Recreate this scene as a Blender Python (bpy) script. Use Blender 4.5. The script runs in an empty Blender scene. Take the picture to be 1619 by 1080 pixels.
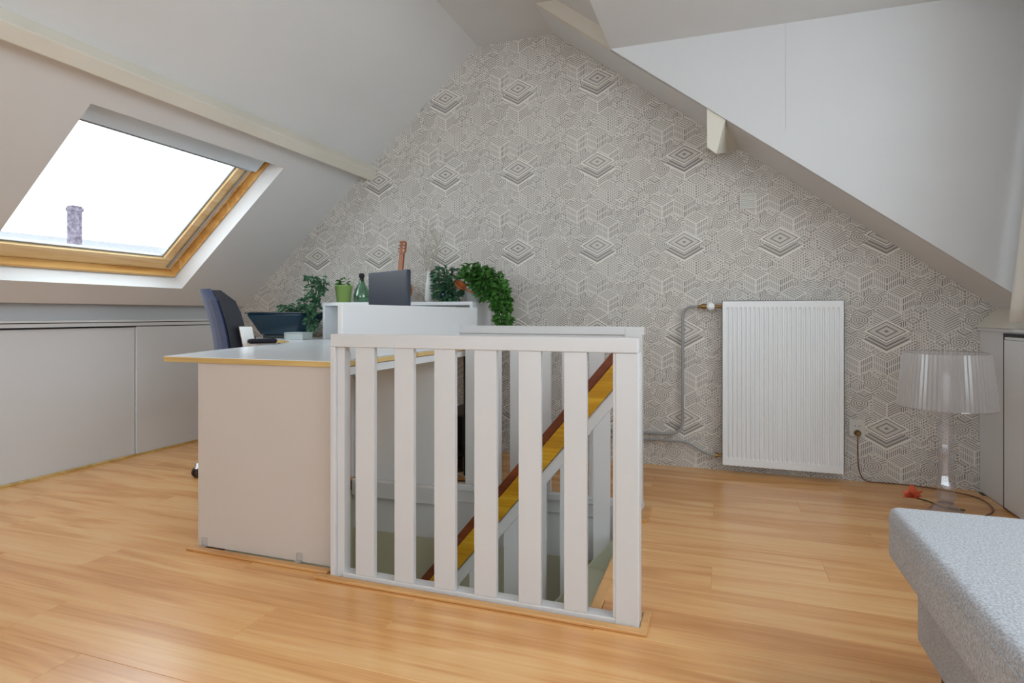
import bpy, bmesh, math, random
from mathutils import Vector, Matrix
random.seed(7)
SC = bpy.context.scene
COL = SC.collection

# ------------------------------------------------------------------ camera, sky, exposure
CAM_H = 0.92
cd = bpy.data.cameras.new('camera')
cam = bpy.data.objects.new('camera', cd)
COL.objects.link(cam)
cam.location = (0, 0, CAM_H)
cam.rotation_euler = (math.radians(90), 0, math.radians(19.3))
cd.sensor_width = 36.0
cd.lens = 940.0 / 1619.0 * 36.0
cd.shift_y = -(540.0 - 497.0) / 1619.0
cd.clip_start = 0.02
SC.camera = cam

world = bpy.data.worlds.new('overcast_sky')
SC.world = world
world.use_nodes = True
wb = world.node_tree.nodes['Background']
wb.inputs['Color'].default_value = (.82, .92, 1.0, 1)
wb.inputs['Strength'].default_value = 5.0
SC.view_settings.view_transform = 'Standard'
SC.view_settings.look = 'None'
SC.view_settings.exposure = 0.26
SC.view_settings.gamma = 1.0
SC.view_settings.use_curve_mapping = False


def portal(name, loc, direction, sx, sy):
    """light portal in a window opening: guides daylight sampling, adds no light"""
    ld = bpy.data.lights.new(name, 'AREA')
    ld.shape = 'RECTANGLE'
    ld.size, ld.size_y = sx, sy
    ld.cycles.is_portal = True
    o = bpy.data.objects.new(name, ld)
    COL.objects.link(o)
    o.location = loc
    o.rotation_euler = Vector(direction).to_track_quat('-Z', 'Y').to_euler()
    return o


# ------------------------------------------------------------------ node helpers
class E:
    """scalar expression on shader math nodes"""
    nt = None

    def __init__(s, sock): s.k = sock

    @staticmethod
    def op(o, *a):
        n = E.nt.nodes.new('ShaderNodeMath')
        n.operation = o
        for i, v in enumerate(a):
            if isinstance(v, E): E.nt.links.new(v.k, n.inputs[i])
            else: n.inputs[i].default_value = float(v)
        return E(n.outputs[0])
    def __add__(s, o): return E.op('ADD', s, o)
    __radd__ = __add__
    def __sub__(s, o): return E.op('SUBTRACT', s, o)
    def __rsub__(s, o): return E.op('SUBTRACT', o, s)
    def __mul__(s, o): return E.op('MULTIPLY', s, o)
    __rmul__ = __mul__
    def __truediv__(s, o): return E.op('DIVIDE', s, o)
    def lt(s, o): return E.op('LESS_THAN', s, o)
    def gt(s, o): return E.op('GREATER_THAN', s, o)
    def abs(s): return E.op('ABSOLUTE', s)
    def fl(s): return E.op('FLOOR', s)
    def fr(s): return E.op('FRACT', s)
    def mod(s, m): return E.op('FLOORED_MODULO', s, m)
    def mn(s, o): return E.op('MINIMUM', s, o)
    def mx(s, o): return E.op('MAXIMUM', s, o)
    def sel(s, a, b): return s * a + (1.0 - s) * b     # s in {0,1}


def lin(c):
    return tuple(((v / 255 / 12.92) if v / 255 <= .04045 else ((v / 255 + .055) / 1.055) ** 2.4) for v in c)


def mat(name, rgb, rough=.5, metal=0., spec=.5, bump=0., bscale=60., var=0., vscale=3., trans=0., ior=1.45):
    """procedural principled material; rgb linear"""
    m = bpy.data.materials.new(name)
    m.use_nodes = True
    nt = m.node_tree
    p = nt.nodes['Principled BSDF']
    p.inputs['Base Color'].default_value = (*rgb, 1)
    p.inputs['Roughness'].default_value = rough
    p.inputs['Metallic'].default_value = metal
    p.inputs['Specular IOR Level'].default_value = spec
    p.inputs['IOR'].default_value = ior
    p.inputs['Transmission Weight'].default_value = trans
    tc = nt.nodes.new('ShaderNodeTexCoord')
    if var:
        n = nt.nodes.new('ShaderNodeTexNoise')
        n.inputs['Scale'].default_value = vscale
        n.inputs['Detail'].default_value = 4
        nt.links.new(tc.outputs['Object'], n.inputs['Vector'])
        r = nt.nodes.new('ShaderNodeValToRGB')
        r.color_ramp.elements[0].position = .3
        r.color_ramp.elements[1].position = .7
        r.color_ramp.elements[0].color = (*[v * (1 - var) for v in rgb], 1)
        r.color_ramp.elements[1].color = (*[min(1, v * (1 + var)) for v in rgb], 1)
        nt.links.new(n.outputs['Fac'], r.inputs[0])
        nt.links.new(r.outputs[0], p.inputs['Base Color'])
    if bump:
        n = nt.nodes.new('ShaderNodeTexNoise')
        n.inputs['Scale'].default_value = bscale
        n.inputs['Detail'].default_value = 5
        nt.links.new(tc.outputs['Object'], n.inputs['Vector'])
        b = nt.nodes.new('ShaderNodeBump')
        b.inputs['Strength'].default_value = bump
        b.inputs['Distance'].default_value = .01
        nt.links.new(n.outputs['Fac'], b.inputs['Height'])
        nt.links.new(b.outputs[0], p.inputs['Normal'])
    return m


def wood(name, c0, c1, c2, axis=0, rough=.3, spec=.5, ring=1.0, rnd=True, dark=.0):
    """long-grained wood; the grain runs along the object axis given"""
    m = bpy.data.materials.new(name)
    m.use_nodes = True
    nt = m.node_tree
    L = nt.links.new
    p = nt.nodes['Principled BSDF']
    tc = nt.nodes.new('ShaderNodeTexCoord')
    oi = nt.nodes.new('ShaderNodeObjectInfo')
    add = nt.nodes.new('ShaderNodeVectorMath'); add.operation = 'ADD'
    mulr = nt.nodes.new('ShaderNodeVectorMath'); mulr.operation = 'SCALE'
    mulr.inputs[0].default_value = (37., 23., 11.)
    if rnd: L(oi.outputs['Random'], mulr.inputs['Scale'])
    else: mulr.inputs['Scale'].default_value = .37
    L(tc.outputs['Object'], add.inputs[0]); L(mulr.outputs[0], add.inputs[1])
    def scaled(lo, hi):
        mp = nt.nodes.new('ShaderNodeMapping')
        s = [hi, hi, hi]; s[axis] = lo
        mp.inputs['Scale'].default_value = s
        L(add.outputs[0], mp.inputs['Vector'])
        return mp
    # cathedral figure: distorted noise bands
    a = scaled(.55, 5.0)
    n1 = nt.nodes.new('ShaderNodeTexNoise'); n1.inputs['Scale'].default_value = 1.0
    n1.inputs['Detail'].default_value = 3; n1.inputs['Distortion'].default_value = .5
    L(a.outputs[0], n1.inputs['Vector'])
    mm = nt.nodes.new('ShaderNodeMath'); mm.operation = 'MULTIPLY'; mm.inputs[1].default_value = 26 * ring
    L(n1.outputs['Fac'], mm.inputs[0])
    sn = nt.nodes.new('ShaderNodeMath'); sn.operation = 'SINE'; L(mm.outputs[0], sn.inputs[0])
    # fine streaks
    b = scaled(3.0, 110.0)
    n2 = nt.nodes.new('ShaderNodeTexNoise'); n2.inputs['Scale'].default_value = 1.0; n2.inputs['Detail'].default_value = 4
    L(b.outputs[0], n2.inputs['Vector'])
    c = scaled(.7, 7.0)
    n3 = nt.nodes.new('ShaderNodeTexNoise'); n3.inputs['Scale'].default_value = 1.0; n3.inputs['Detail'].default_value = 2
    L(c.outputs[0], n3.inputs['Vector'])
    E.nt = nt
    f = E(sn.outputs[0]) * .17 + (E(n2.outputs['Fac']) - .5) * .62 + (E(n3.outputs['Fac']) - .5) * .4 + .5
    if rnd: f = f + (E(oi.outputs['Random']) - .5) * .14
    r = nt.nodes.new('ShaderNodeValToRGB')
    r.color_ramp.elements[0].color = (*c0, 1); r.color_ramp.elements[0].position = .12
    r.color_ramp.elements[1].color = (*c2, 1); r.color_ramp.elements[1].position = .85
    e = r.color_ramp.elements.new(.5); e.color = (*c1, 1)
    L(f.k, r.inputs[0])
    L(r.outputs[0], p.inputs['Base Color'])
    p.inputs['Roughness'].default_value = rough
    p.inputs['Specular IOR Level'].default_value = spec
    bp = nt.nodes.new('ShaderNodeBump'); bp.inputs['Strength'].default_value = .06; bp.inputs['Distance'].default_value = .003
    L(n2.outputs['Fac'], bp.inputs['Height']); L(bp.outputs[0], p.inputs['Normal'])
    return m


def clear(name, tint=(1, 1, 1), gloss=.0, rough=.03, ior=1.45, haze=0., hazecol=(.9, .9, .9)):
    """thin clear sheet: transparent with fresnel gloss and optional milky part"""
    m = bpy.data.materials.new(name)
    m.use_nodes = True
    nt = m.node_tree
    nt.nodes.clear()
    L = nt.links.new
    out = nt.nodes.new('ShaderNodeOutputMaterial')
    t = nt.nodes.new('ShaderNodeBsdfTransparent'); t.inputs[0].default_value = (*tint, 1)
    g = nt.nodes.new('ShaderNodeBsdfGlossy'); g.inputs['Roughness'].default_value = rough
    lw = nt.nodes.new('ShaderNodeLayerWeight'); lw.inputs[0].default_value = .5
    E.nt = nt
    k = (E.op('POWER', E(lw.outputs['Facing']), 4.0) * .6 + .035 + gloss).mn(1.0)
    mx = nt.nodes.new('ShaderNodeMixShader')
    L(k.k, mx.inputs[0]); L(t.outputs[0], mx.inputs[1]); L(g.outputs[0], mx.inputs[2])
    last = mx
    if haze:
        d = nt.nodes.new('ShaderNodeBsdfTranslucent'); d.inputs[0].default_value = (*hazecol, 1)
        d2 = nt.nodes.new('ShaderNodeBsdfDiffuse'); d2.inputs[0].default_value = (*hazecol, 1)
        dm = nt.nodes.new('ShaderNodeMixShader'); L(d.outputs[0], dm.inputs[1]); L(d2.outputs[0], dm.inputs[2])
        m2 = nt.nodes.new('ShaderNodeMixShader'); m2.inputs[0].default_value = haze
        L(last.outputs[0], m2.inputs[1]); L(dm.outputs[0], m2.inputs[2])
        last = m2
    L(last.outputs[0], out.inputs[0])
    return m


def wallpaper():
    """isometric line-drawn city, printed grey on cream, 53 cm repeat"""
    m = bpy.data.materials.new('city_wallpaper')
    m.use_nodes = True
    nt = m.node_tree
    E.nt = nt
    L = nt.links.new
    p = nt.nodes['Principled BSDF']
    tc = nt.nodes.new('ShaderNodeTexCoord')
    sp = nt.nodes.new('ShaderNodeSeparateXYZ')
    L(tc.outputs['Object'], sp.inputs[0])
    X, Z = E(sp.outputs[0]) + .07, E(sp.outputs[2]) + .03
    R3 = math.sqrt(3)

    def hexa(x, y, s, nx, ny, seed):
        rx, ry = R3 * s, 3 * s
        ax, ay = x.mod(rx) - rx / 2, y.mod(ry) - ry / 2
        bx, by = (x + rx / 2).mod(rx) - rx / 2, (y + ry / 2).mod(ry) - ry / 2
        q = (ax * ax + ay * ay).lt(bx * bx + by * by)
        gx, gy = q.sel(ax, bx), q.sel(ay, by)
        kx = ((x - gx) / (rx / 2) + .5).fl().mod(nx)
        ky = ((y - gy) / (ry / 2) + .5).fl().mod(ny)
        cv = nt.nodes.new('ShaderNodeCombineXYZ')
        L((kx + seed).k, cv.inputs[0]); L((ky * 1.37 + seed).k, cv.inputs[1])
        wn = nt.nodes.new('ShaderNodeTexWhiteNoise'); wn.noise_dimensions = '2D'
        L(cv.outputs[0], wn.inputs['Vector'])
        sc = nt.nodes.new('ShaderNodeSeparateColor'); L(wn.outputs['Color'], sc.inputs[0])
        return gx, gy, E(sc.outputs[0]), E(sc.outputs[1]), E(sc.outputs[2])

    def band(v, f, d): return (v * f).fr().lt(d)

    def block(gx, gy, s, h1, h2, h3, n):
        u = (gy + gx / R3) / s
        v = (gy - gx / R3) / s
        top = u.mn(v).gt(0.0)
        t = (gx.abs() / R3 - gy) / s
        xa = gx.abs() / s
        # roof: nested diamonds, hatch or dots
        md = ((u - .5).abs()).mx((v - .5).abs()) * 2
        nest = band(md, n * .75, .42)
        hat = band(u, n * 1.5, .45)
        du, dv = (u * n).fr() - .5, (v * n).fr() - .5
        dots = (du * du + dv * dv).lt(.09)
        roof = h1.lt(.42).sel(nest, h1.lt(.7).sel(hat, dots))
        # walls: chevron courses, windows, pillars
        crs = band(t, n * 1.5, .42)
        win = band(xa, n * 1.6, .5) * band(t, n * 1.2, .55)
        pil = band(xa, n * 2.0, .45) * band(t, n * .5, .8)
        wall = h2.lt(.4).sel(crs, h2.lt(.75).sel(win, pil))
        rt = gx.gt(0.0)
        wall = wall * (rt * .35 + .7)
        w = .035
        edge = (u.abs().lt(w) * gx.lt(w * s)).mx(v.abs().lt(w) * gx.gt(-w * s)).mx(xa.lt(w) * gy.lt(0.0))
        return top.sel(roof * .75, wall), edge, md, top

    s1 = .53 / 4 / R3
    gx, gy, a1, a2, a3 = hexa(X, Z, s1, 8, 4, 3.1)
    big, e1, md, top1 = block(gx, gy, s1, a1, a2, a3, 4.0)
    s2 = s1 / 2
    hx, hy, b1, b2, b3 = hexa(X + .01, Z + .02, s2, 16, 8, 9.7)
    sm, e2, _, _ = block(hx, hy, s2, b1, b2, b3, 2.0)
    # domes and round gardens in some cells
    rr = E.op('SQRT', gx * gx + (gy * 1.5) * (gy * 1.5)) / s1
    ring = band(rr, 6.0, .4) * rr.lt(.62)
    indome = rr.lt(.62)
    usesm = a3.gt(.36)
    dome = (a3.gt(.30) * a3.lt(.48)) * indome
    ink = usesm.sel(sm, big)
    ink = dome.sel(ring, ink)
    wl = usesm.sel(e2 * b3.gt(.55), e1 * a1.gt(.45)) * (1.0 - dome)     # light outlines
    # the large stepped plaza, one for each repeat
    px, pz = (X - .13).mod(.53) - .265, (Z - .062).mod(.53) - .265
    dm = (px.abs() / R3 * 1.0 + pz.abs()) / .064
    inside = dm.lt(1.0)
    skirt = (px.abs() / R3 + (pz + .05).abs()).lt(.070) * (1.0 - inside)
    pl = band(dm, 2.6, .32)
    plw = (dm - .92).abs().lt(.06)
    sk = band((px.abs() / R3 - pz) / .05, 2.6, .5)
    skw = ((px.abs() / R3 - (pz + .05)) - .066).abs().lt(.005) * skirt
    ink = inside.sel(pl * .8 + .12, skirt.sel(sk * .8 + .25, ink))
    wl = inside.sel(plw, skirt.sel(skw, wl))
    ink = (ink * (1.0 - wl)).mn(1.0)
    nz = nt.nodes.new('ShaderNodeTexNoise'); nz.inputs['Scale'].default_value = 4.0
    L(tc.outputs['Object'], nz.inputs['Vector'])
    ink = ink * (E(nz.outputs['Fac']) * .5 + .62)
    def mixc(f, c1, c2):
        n = nt.nodes.new('ShaderNodeMix'); n.data_type = 'RGBA'
        L(f.k, n.inputs[0])
        for i, cc in ((6, c1), (7, c2)):
            if isinstance(cc, tuple): n.inputs[i].default_value = (*cc, 1)
            else: L(cc, n.inputs[i])
        return n.outputs[2]
    base = mixc(wl, (.72, .675, .62), (.86, .82, .76))
    colr = mixc(ink * .92, base, (.17, .15, .135))
    L(colr, p.inputs['Base Color'])
    p.inputs['Roughness'].default_value = .75
    p.inputs['Specular IOR Level'].default_value = .25
    return m


def fabric(name, c0, c1, scale=260.):
    m = bpy.data.materials.new(name)
    m.use_nodes = True
    nt = m.node_tree
    L = nt.links.new
    p = nt.nodes['Principled BSDF']
    tc = nt.nodes.new('ShaderNodeTexCoord')
    n = nt.nodes.new('ShaderNodeTexNoise'); n.inputs['Scale'].default_value = scale; n.inputs['Detail'].default_value = 3
    L(tc.outputs['Object'], n.inputs['Vector'])
    r = nt.nodes.new('ShaderNodeValToRGB')
    r.color_ramp.elements[0].position, r.color_ramp.elements[1].position = .34, .66
    r.color_ramp.elements[0].color = (*c0, 1); r.color_ramp.elements[1].color = (*c1, 1)
    L(n.outputs['Fac'], r.inputs[0]); L(r.outputs[0], p.inputs['Base Color'])
    b = nt.nodes.new('ShaderNodeBump'); b.inputs['Strength'].default_value = .5; b.inputs['Distance'].default_value = .003
    L(n.outputs['Fac'], b.inputs['Height']); L(b.outputs[0], p.inputs['Normal'])
    p.inputs['Roughness'].default_value = .95
    p.inputs['Specular IOR Level'].default_value = .15
    p.inputs['Sheen Weight'].default_value = .25
    return m


MT = {}
MT['paint'] = mat('white_wall_paint', (.66, .65, .645), .7, bump=.04, bscale=90, var=.015)
MT['roofpaint'] = mat('white_sloping_ceiling_paint', (.72, .705, .69), .75, bump=.03, bscale=70, var=.015)
MT['cream'] = mat('cream_beam_paint', (.74, .69, .59), .6, bump=.05, bscale=50, var=.03)
MT['paper'] = wallpaper()
MT['gloss'] = mat('white_gloss_woodwork', (.68, .665, .66), .35, bump=.03, bscale=40, var=.02)
MT['lacq'] = mat('white_melamine', (.80, .81, .82), .38, var=.01)
MT['cabinet'] = mat('pale_grey_cabinet_paint', (.74, .745, .75), .45, var=.012)
MT['deskpanel'] = mat('offwhite_laminate_panel', (.62, .55, .49), .42, var=.015)
MT['desktop'] = mat('pale_blue_grey_laminate', (.82, .85, .88), .25, var=.01)
MT['birch'] = wood('birch_ply_edge', lin((180, 140, 75)), lin((215, 180, 110)), lin((230, 200, 140)), 0, .4, rnd=False)
MT['floorwood'] = wood('beech_laminate_board', lin((202, 136, 76)), lin((230, 170, 106)), lin((241, 192, 132)), 0, .26, .75)
MT['stripwood'] = wood('beech_trim_strip', lin((180, 120, 60)), lin((214, 158, 96)), lin((228, 178, 118)), 0, .35, rnd=False)
MT['pine'] = wood('varnished_pine_frame', lin((188, 130, 62)), lin((220, 165, 92)), lin((236, 192, 125)), 1, .3, rnd=False)
MT['sashpine_glare'] = wood('glare_pale_pine_sash', lin((205, 160, 100)), lin((232, 196, 140)), lin((244, 218, 170)), 1, .3, rnd=False)  # frame pine made paler: glare on the sash is put into its colour
MT['railyellow'] = wood('amber_varnished_pine', lin((160, 105, 10)), lin((205, 150, 25)), lin((225, 180, 60)), 0, .3, rnd=False)
MT['railbrown'] = wood('red_brown_hardwood', lin((85, 35, 12)), lin((120, 55, 22)), lin((150, 75, 35)), 0, .35, rnd=False)
MT['olive'] = mat('olive_stairwell_paint', (.48, .44, .32), .7, var=.03)
MT['sage'] = mat('pale_sage_stair_paint', (.60, .61, .47), .5, var=.03)
MT['lowfloor'] = mat('lower_landing_floor', (.35, .30, .22), .6, var=.05)
MT['enamel'] = mat('white_radiator_enamel', (.86, .87, .87), .28)
MT['chrome'] = mat('brushed_steel', (.62, .60, .58), .28, metal=1.)
MT['pipe'] = mat('grey_painted_pipe', (.34, .34, .335), .4, var=.05)
MT['brass'] = mat('aged_brass', (.30, .19, .08), .4, metal=.9)
MT['black'] = mat('black_plastic', (.012, .012, .014), .4)
MT['blackgloss'] = mat('black_lacquer', (.01, .01, .012), .2)
MT['castor'] = mat('dark_brown_rubber', (.035, .018, .012), .45)
MT['navy'] = fabric('navy_wool', (.012, .02, .065), (.03, .05, .145), 180)
MT['navydark'] = mat('dark_navy_shell', (.006, .007, .016), .5)
MT['monitor'] = mat('slate_blue_plastic', (.032, .04, .062), .35)
MT['sofa'] = fabric('grey_melange_wool', (.30, .30, .315), (.55, .565, .60), 230)
MT['petrol'] = mat('petrol_blue_ceramic', (.008, .035, .06), .18)
MT['soil'] = mat('potting_soil', (.03, .02, .012), .95, bump=.6, bscale=120)
MT['green1'] = mat('mid_green_leaf', (.06, .19, .03), .45, var=.5, vscale=20)
MT['green2'] = mat('blue_green_leaf', (.06, .16, .08), .5, var=.5, vscale=22)
MT['stem'] = mat('brown_green_stem', (.09, .10, .04), .7)
MT['limepot'] = mat('lime_green_ceramic', (.38, .56, .16), .3)
MT['bottleglass'] = clear('pale_green_glass', (.62, .80, .70), .06)
MT['cork'] = mat('dark_cork_stopper', (.02, .012, .02), .7)
MT['whitevase'] = mat('white_porcelain', (.72, .73, .72), .25)
MT['twig'] = mat('dry_pale_twig', (.42, .38, .30), .8)
MT['copper'] = mat('copper_orange_enamel', (.40, .11, .03), .35, metal=.3)
MT['ukewood'] = wood('orange_guitar_wood', lin((120, 55, 10)), lin((170, 90, 20)), lin((195, 120, 40)), 2, .25, rnd=False)
MT['bookgrey'] = mat('pale_grey_cover', (.50, .54, .53), .6)
MT['bookdark'] = mat('dark_cover', (.03, .035, .035), .6)
MT['glass'] = clear('window_glass', (.97, .98, .98), .0)
MT['crystal'] = clear('clear_polycarbonate', (.955, .95, .955), .05, .14, haze=.34, hazecol=(.86, .85, .86))
MT['crystalstem'] = clear('clear_moulded_plastic', (.90, .885, .90), .10, .05, haze=.12, hazecol=(.8, .76, .78))
MT['coral'] = mat('coral_orange_blur', (.78, .16, .07), .6)
MT['cable'] = mat('clear_brown_cable', (.20, .09, .04), .4)
MT['socket'] = mat('ivory_plastic', (.68, .655, .60), .35)
MT['sockdark'] = mat('socket_shadow', (.05, .045, .04), .6)
MT['curtain'] = mat('cream_cotton_curtain', (.74, .70, .64), .9, bump=.15, bscale=300)
MT['blind'] = mat('blue_grey_blind_fabric', (.66, .72, .77), .7)
MT['alu'] = mat('grey_aluminium', (.42, .43, .44), .35, metal=.8)
MT['brick'] = mat('dark_chimney_brick', (.075, .062, .08), .9, bump=1., bscale=6, var=.6, vscale=5)
MT['tile'] = mat('pale_roof_tile', (.15, .15, .155), .7, var=.1)
MT['render'] = mat('pale_house_render', (.78, .77, .75), .9)
MT['hook'] = clear('clear_plastic_clip', (.92, .92, .92), .1, haze=.25)
MT['subfloor'] = mat('dark_subfloor', (.18, .10, .05), .9)


# ------------------------------------------------------------------ mesh helpers
def smooth_path(p, n=6):
    p = [Vector(q) for q in p]
    o = []
    for i in range(len(p) - 1):
        a, b, c, d = p[max(i - 1, 0)], p[i], p[i + 1], p[min(i + 2, len(p) - 1)]
        for k in range(n):
            t = k / n
            o.append(tuple(.5 * (2 * b + (c - a) * t + (2 * a - 5 * b + 4 * c - d) * t * t + (3 * b - 3 * c + d - a) * t ** 3)))
    return o + [tuple(p[-1])]


class M:
    def __init__(s): s.v, s.f = [], []

    def add(s, vs, fs):
        b = len(s.v)
        s.v += [tuple(x) for x in vs]
        s.f += [tuple(b + i for i in q) for q in fs]
        return s

    def box(s, x0, x1, y0, y1, z0, z1):
        vs = [(x0, y0, z0), (x1, y0, z0), (x1, y1, z0), (x0, y1, z0), (x0, y0, z1), (x1, y0, z1), (x1, y1, z1), (x0, y1, z1)]
        return s.add(vs, [(3, 2, 1, 0), (4, 5, 6, 7), (0, 1, 5, 4), (1, 2, 6, 5), (2, 3, 7, 6), (3, 0, 4, 7)])

    def hexa(s, pts):        # 8 points ordered like box
        return s.add(pts, [(3, 2, 1, 0), (4, 5, 6, 7), (0, 1, 5, 4), (1, 2, 6, 5), (2, 3, 7, 6), (3, 0, 4, 7)])

    def prism(s, poly, axis, a0, a1):
        n = len(poly)
        def P(q, a): return (a, q[0], q[1]) if axis == 0 else ((q[0], a, q[1]) if axis == 1 else (q[0], q[1], a))
        vs = [P(q, a0) for q in poly] + [P(q, a1) for q in poly]
        fs = [tuple(range(n))[::-1], tuple(range(n, 2 * n))] + [(i, (i + 1) % n, n + (i + 1) % n, n + i) for i in range(n)]
        return s.add(vs, fs)

    def tube(s, path, r, n=8, cap=True):
        path = [Vector(p) for p in path]
        rr = r if isinstance(r, (list, tuple)) else [r] * len(path)
        rings = []
        up = None
        for i, p in enumerate(path):
            t = (path[min(i + 1, len(path) - 1)] - path[max(i - 1, 0)]).normalized()
            if up is None:
                up = t.orthogonal().normalized()
            else:
                up = (up - t * up.dot(t)).normalized()
            w = t.cross(up)
            rings.append([p + (up * math.cos(2 * math.pi * k / n) + w * math.sin(2 * math.pi * k / n)) * rr[i] for k in range(n)])
        vs = [q for g in rings for q in g]
        fs = []
        for i in range(len(path) - 1):
            for k in range(n):
                a, b = i * n + k, i * n + (k + 1) % n
                fs.append((a, b, b + n, a + n))
        if cap:
            fs.append(tuple(range(n))[::-1]); fs.append(tuple(range((len(path) - 1) * n, len(path) * n)))
        return s.add(vs, fs)

    def lathe(s, prof, c=(0, 0, 0), n=24, cap=True):
        vs = []
        for r, z in prof:
            for k in range(n):
                a = 2 * math.pi * k / n
                vs.append((c[0] + r * math.cos(a), c[1] + r * math.sin(a), c[2] + z))
        fs = []
        for i in range(len(prof) - 1):
            for k in range(n):
                a, b = i * n + k, i * n + (k + 1) % n
                fs.append((a, b, b + n, a + n))
        if cap:
            fs.append(tuple(range(n))[::-1]); fs.append(tuple(range((len(prof) - 1) * n, len(prof) * n)))
        return s.add(vs, fs)

    def xf(s, mx):
        s.v = [tuple(mx @ Vector(p)) for p in s.v]
        return s


def build(name, m, material, parent=None, bevel=0., smooth=False, seg=2):
    me = bpy.data.meshes.new(name)
    off = parent.get('_o', (0, 0, 0)) if parent else (0, 0, 0)
    vs = [(x - off[0], y - off[1], z - off[2]) for x, y, z in m.v]
    me.from_pydata(vs, [], m.f)
    bm = bmesh.new(); bm.from_mesh(me)
    bmesh.ops.recalc_face_normals(bm, faces=bm.faces)
    if bevel:
        bmesh.ops.bevel(bm, geom=[e for e in bm.edges if e.calc_face_angle(0) > .5] if hasattr(bmesh.types.BMEdge, 'calc_face_angle') else bm.edges[:],
                        offset=bevel, segments=seg, profile=.5, affect='EDGES', clamp_overlap=True)
    bm.to_mesh(me); bm.free()
    if smooth:
        for p in me.polygons: p.use_smooth = True
    me.materials.append(MT[material])
    o = bpy.data.objects.new(name, me)
    COL.objects.link(o)
    if parent:
        o.parent = parent
        if '_o' in parent: o['_o'] = list(off)
    return o


ROOTS = []


def thing(name, label, cat, loc=(0, 0, 0), group=None, kind=None):
    o = bpy.data.objects.new(name, None)
    o.empty_display_size = .05
    COL.objects.link(o)
    o.location = loc
    o['_o'] = list(loc)
    tag(o, label, cat, group, kind)
    return o


def tag(o, label, cat, group=None, kind=None):
    o['label'] = label
    o['category'] = cat
    if group: o['group'] = group
    if kind: o['kind'] = kind
    return o


def struct(name, m, material, label, cat, bevel=0., smooth=False):
    o = build(name, m, material, bevel=bevel, smooth=smooth)
    return tag(o, label, cat, kind='structure')


# ------------------------------------------------------------------ room dimensions (metres)
YG = 3.732                 # gable wall
XC = -3.584                # face of the knee cupboards
XR = 1.276                 # face of the low cupboards under the dormer
YB = -2.1                  # wall behind the viewer
SL = .885                  # left slope
SR = .754                  # right slope
XA, ZA = -1.555, 2.741     # top of left slope
XB, ZB = -1.013, 2.734     # top of right slope
YCH = 3.33                 # dormer cheek
ZD = 2.408                 # dormer ceiling
XD = -.583                 # dormer ceiling edge
XW = 1.52                  # dormer window wall
def zl(x): return ZA + SL * (x - XA)
def zr(x): return ZB - SR * (x - XB)

# stair opening
WX0, WX1, WY0, WY1 = -1.945, -.355, 1.80, 2.86

# ------------------------------------------------------------------ floor: single boards
fl = struct('floor', M().box(-3.95, XW, YB, WY0, -.06, -.009).box(-3.95, XW, WY1, YG, -.06, -.009)
            .box(-3.95, WX0, WY0, WY1, -.06, -.009).box(WX1, XW, WY0, WY1, -.06, -.009),
            'subfloor', 'orange beech laminate floor of the attic room', 'floor')
PW, PL = .192, 1.285
meshes = {}
def plank(x0, x1, y0, y1):
    if x1 - x0 < .02 or y1 - y0 < .012: return
    key = (round(x1 - x0, 4), round(y1 - y0, 4))
    if key not in meshes:
        w, d = key[0] / 2, key[1] / 2
        c = .0012
        m = M()
        m.add([(-w, -d, -.008), (w, -d, -.008), (w, d, -.008), (-w, d, -.008),
               (-w, -d, -c), (w, -d, -c), (w, d, -c), (-w, d, -c),
               (-w + c, -d + c, 0), (w - c, -d + c, 0), (w - c, d - c, 0), (-w + c, d - c, 0)],
              [(3, 2, 1, 0), (8, 9, 10, 11), (0, 1, 5, 4), (1, 2, 6, 5), (2, 3, 7, 6), (3, 0, 4, 7),
               (4, 5, 9, 8), (5, 6, 10, 9), (6, 7, 11, 10), (7, 4, 8, 11)])
        o = build('plank', m, 'floorwood', fl)
        meshes[key] = o
    else:
        o = meshes[key].copy(); COL.objects.link(o); o.parent = fl
    o.location = ((x0 + x1) / 2, (y0 + y1) / 2, 0)
row = 0
y = YG - .10
ys = [YG]
while y > YB:
    ys.append(y); y -= PW
ys.append(YB)
for i in range(len(ys) - 1):
    y1, y0 = ys[i], ys[i + 1]
    x = XC - [.2, .86, .52, 1.1][i % 4] - .1
    while x < XR + .05:
        a, b = max(x, XC + .002), min(x + PL, XR - .002)
        x += PL
        if b <= a: continue
        if y1 <= WY0 or y0 >= WY1 or b <= WX0 or a >= WX1:
            plank(a, b, y0, y1); continue
        if y0 < WY0: plank(a, b, y0, WY0)
        if y1 > WY1: plank(a, b, WY1, y1)
        q0, q1 = max(y0, WY0), min(y1, WY1)
        if a < WX0: plank(a, WX0, q0, q1)
        if b > WX1: plank(WX1, b, q0, q1)

# ------------------------------------------------------------------ walls and sloping ceilings
wg = M().prism([(-4.05, -.06), (XW + .1, -.06), (XW + .1, zr(XW + .1) + .06), (XB, ZB + .06), (XA, ZA + .06), (-3.45, zl(-3.45) + .06), (-4.05, 1.2)], 1, YG, YG + .12)
struct('wall_gable', wg, 'paper', 'gable wall papered with a grey isometric city drawing', 'wall')
struct('ceiling', M().box(XA - .02, XB + .12, YB, YG, ZA, ZA + .08), 'roofpaint', 'narrow flat white ceiling strip along the ridge', 'ceiling')

PH = math.atan(SL); CP, SP = math.cos(PH), math.sin(PH)
def S(a, y, n): return (XA - a * CP - n * SP, y, ZA - a * SP + n * CP)
def sbox(m, a0, a1, y0, y1, n0, n1):
    return m.hexa([S(a0, y0, n0), S(a1, y0, n0), S(a1, y1, n0), S(a0, y1, n0), S(a0, y0, n1), S(a1, y0, n1), S(a1, y1, n1), S(a0, y1, n1)])
OA0, OA1, OY0, OY1 = 1.366, 2.487, 1.832, 3.04     # skylight opening
AEND = 2.655
m = M()
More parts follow.
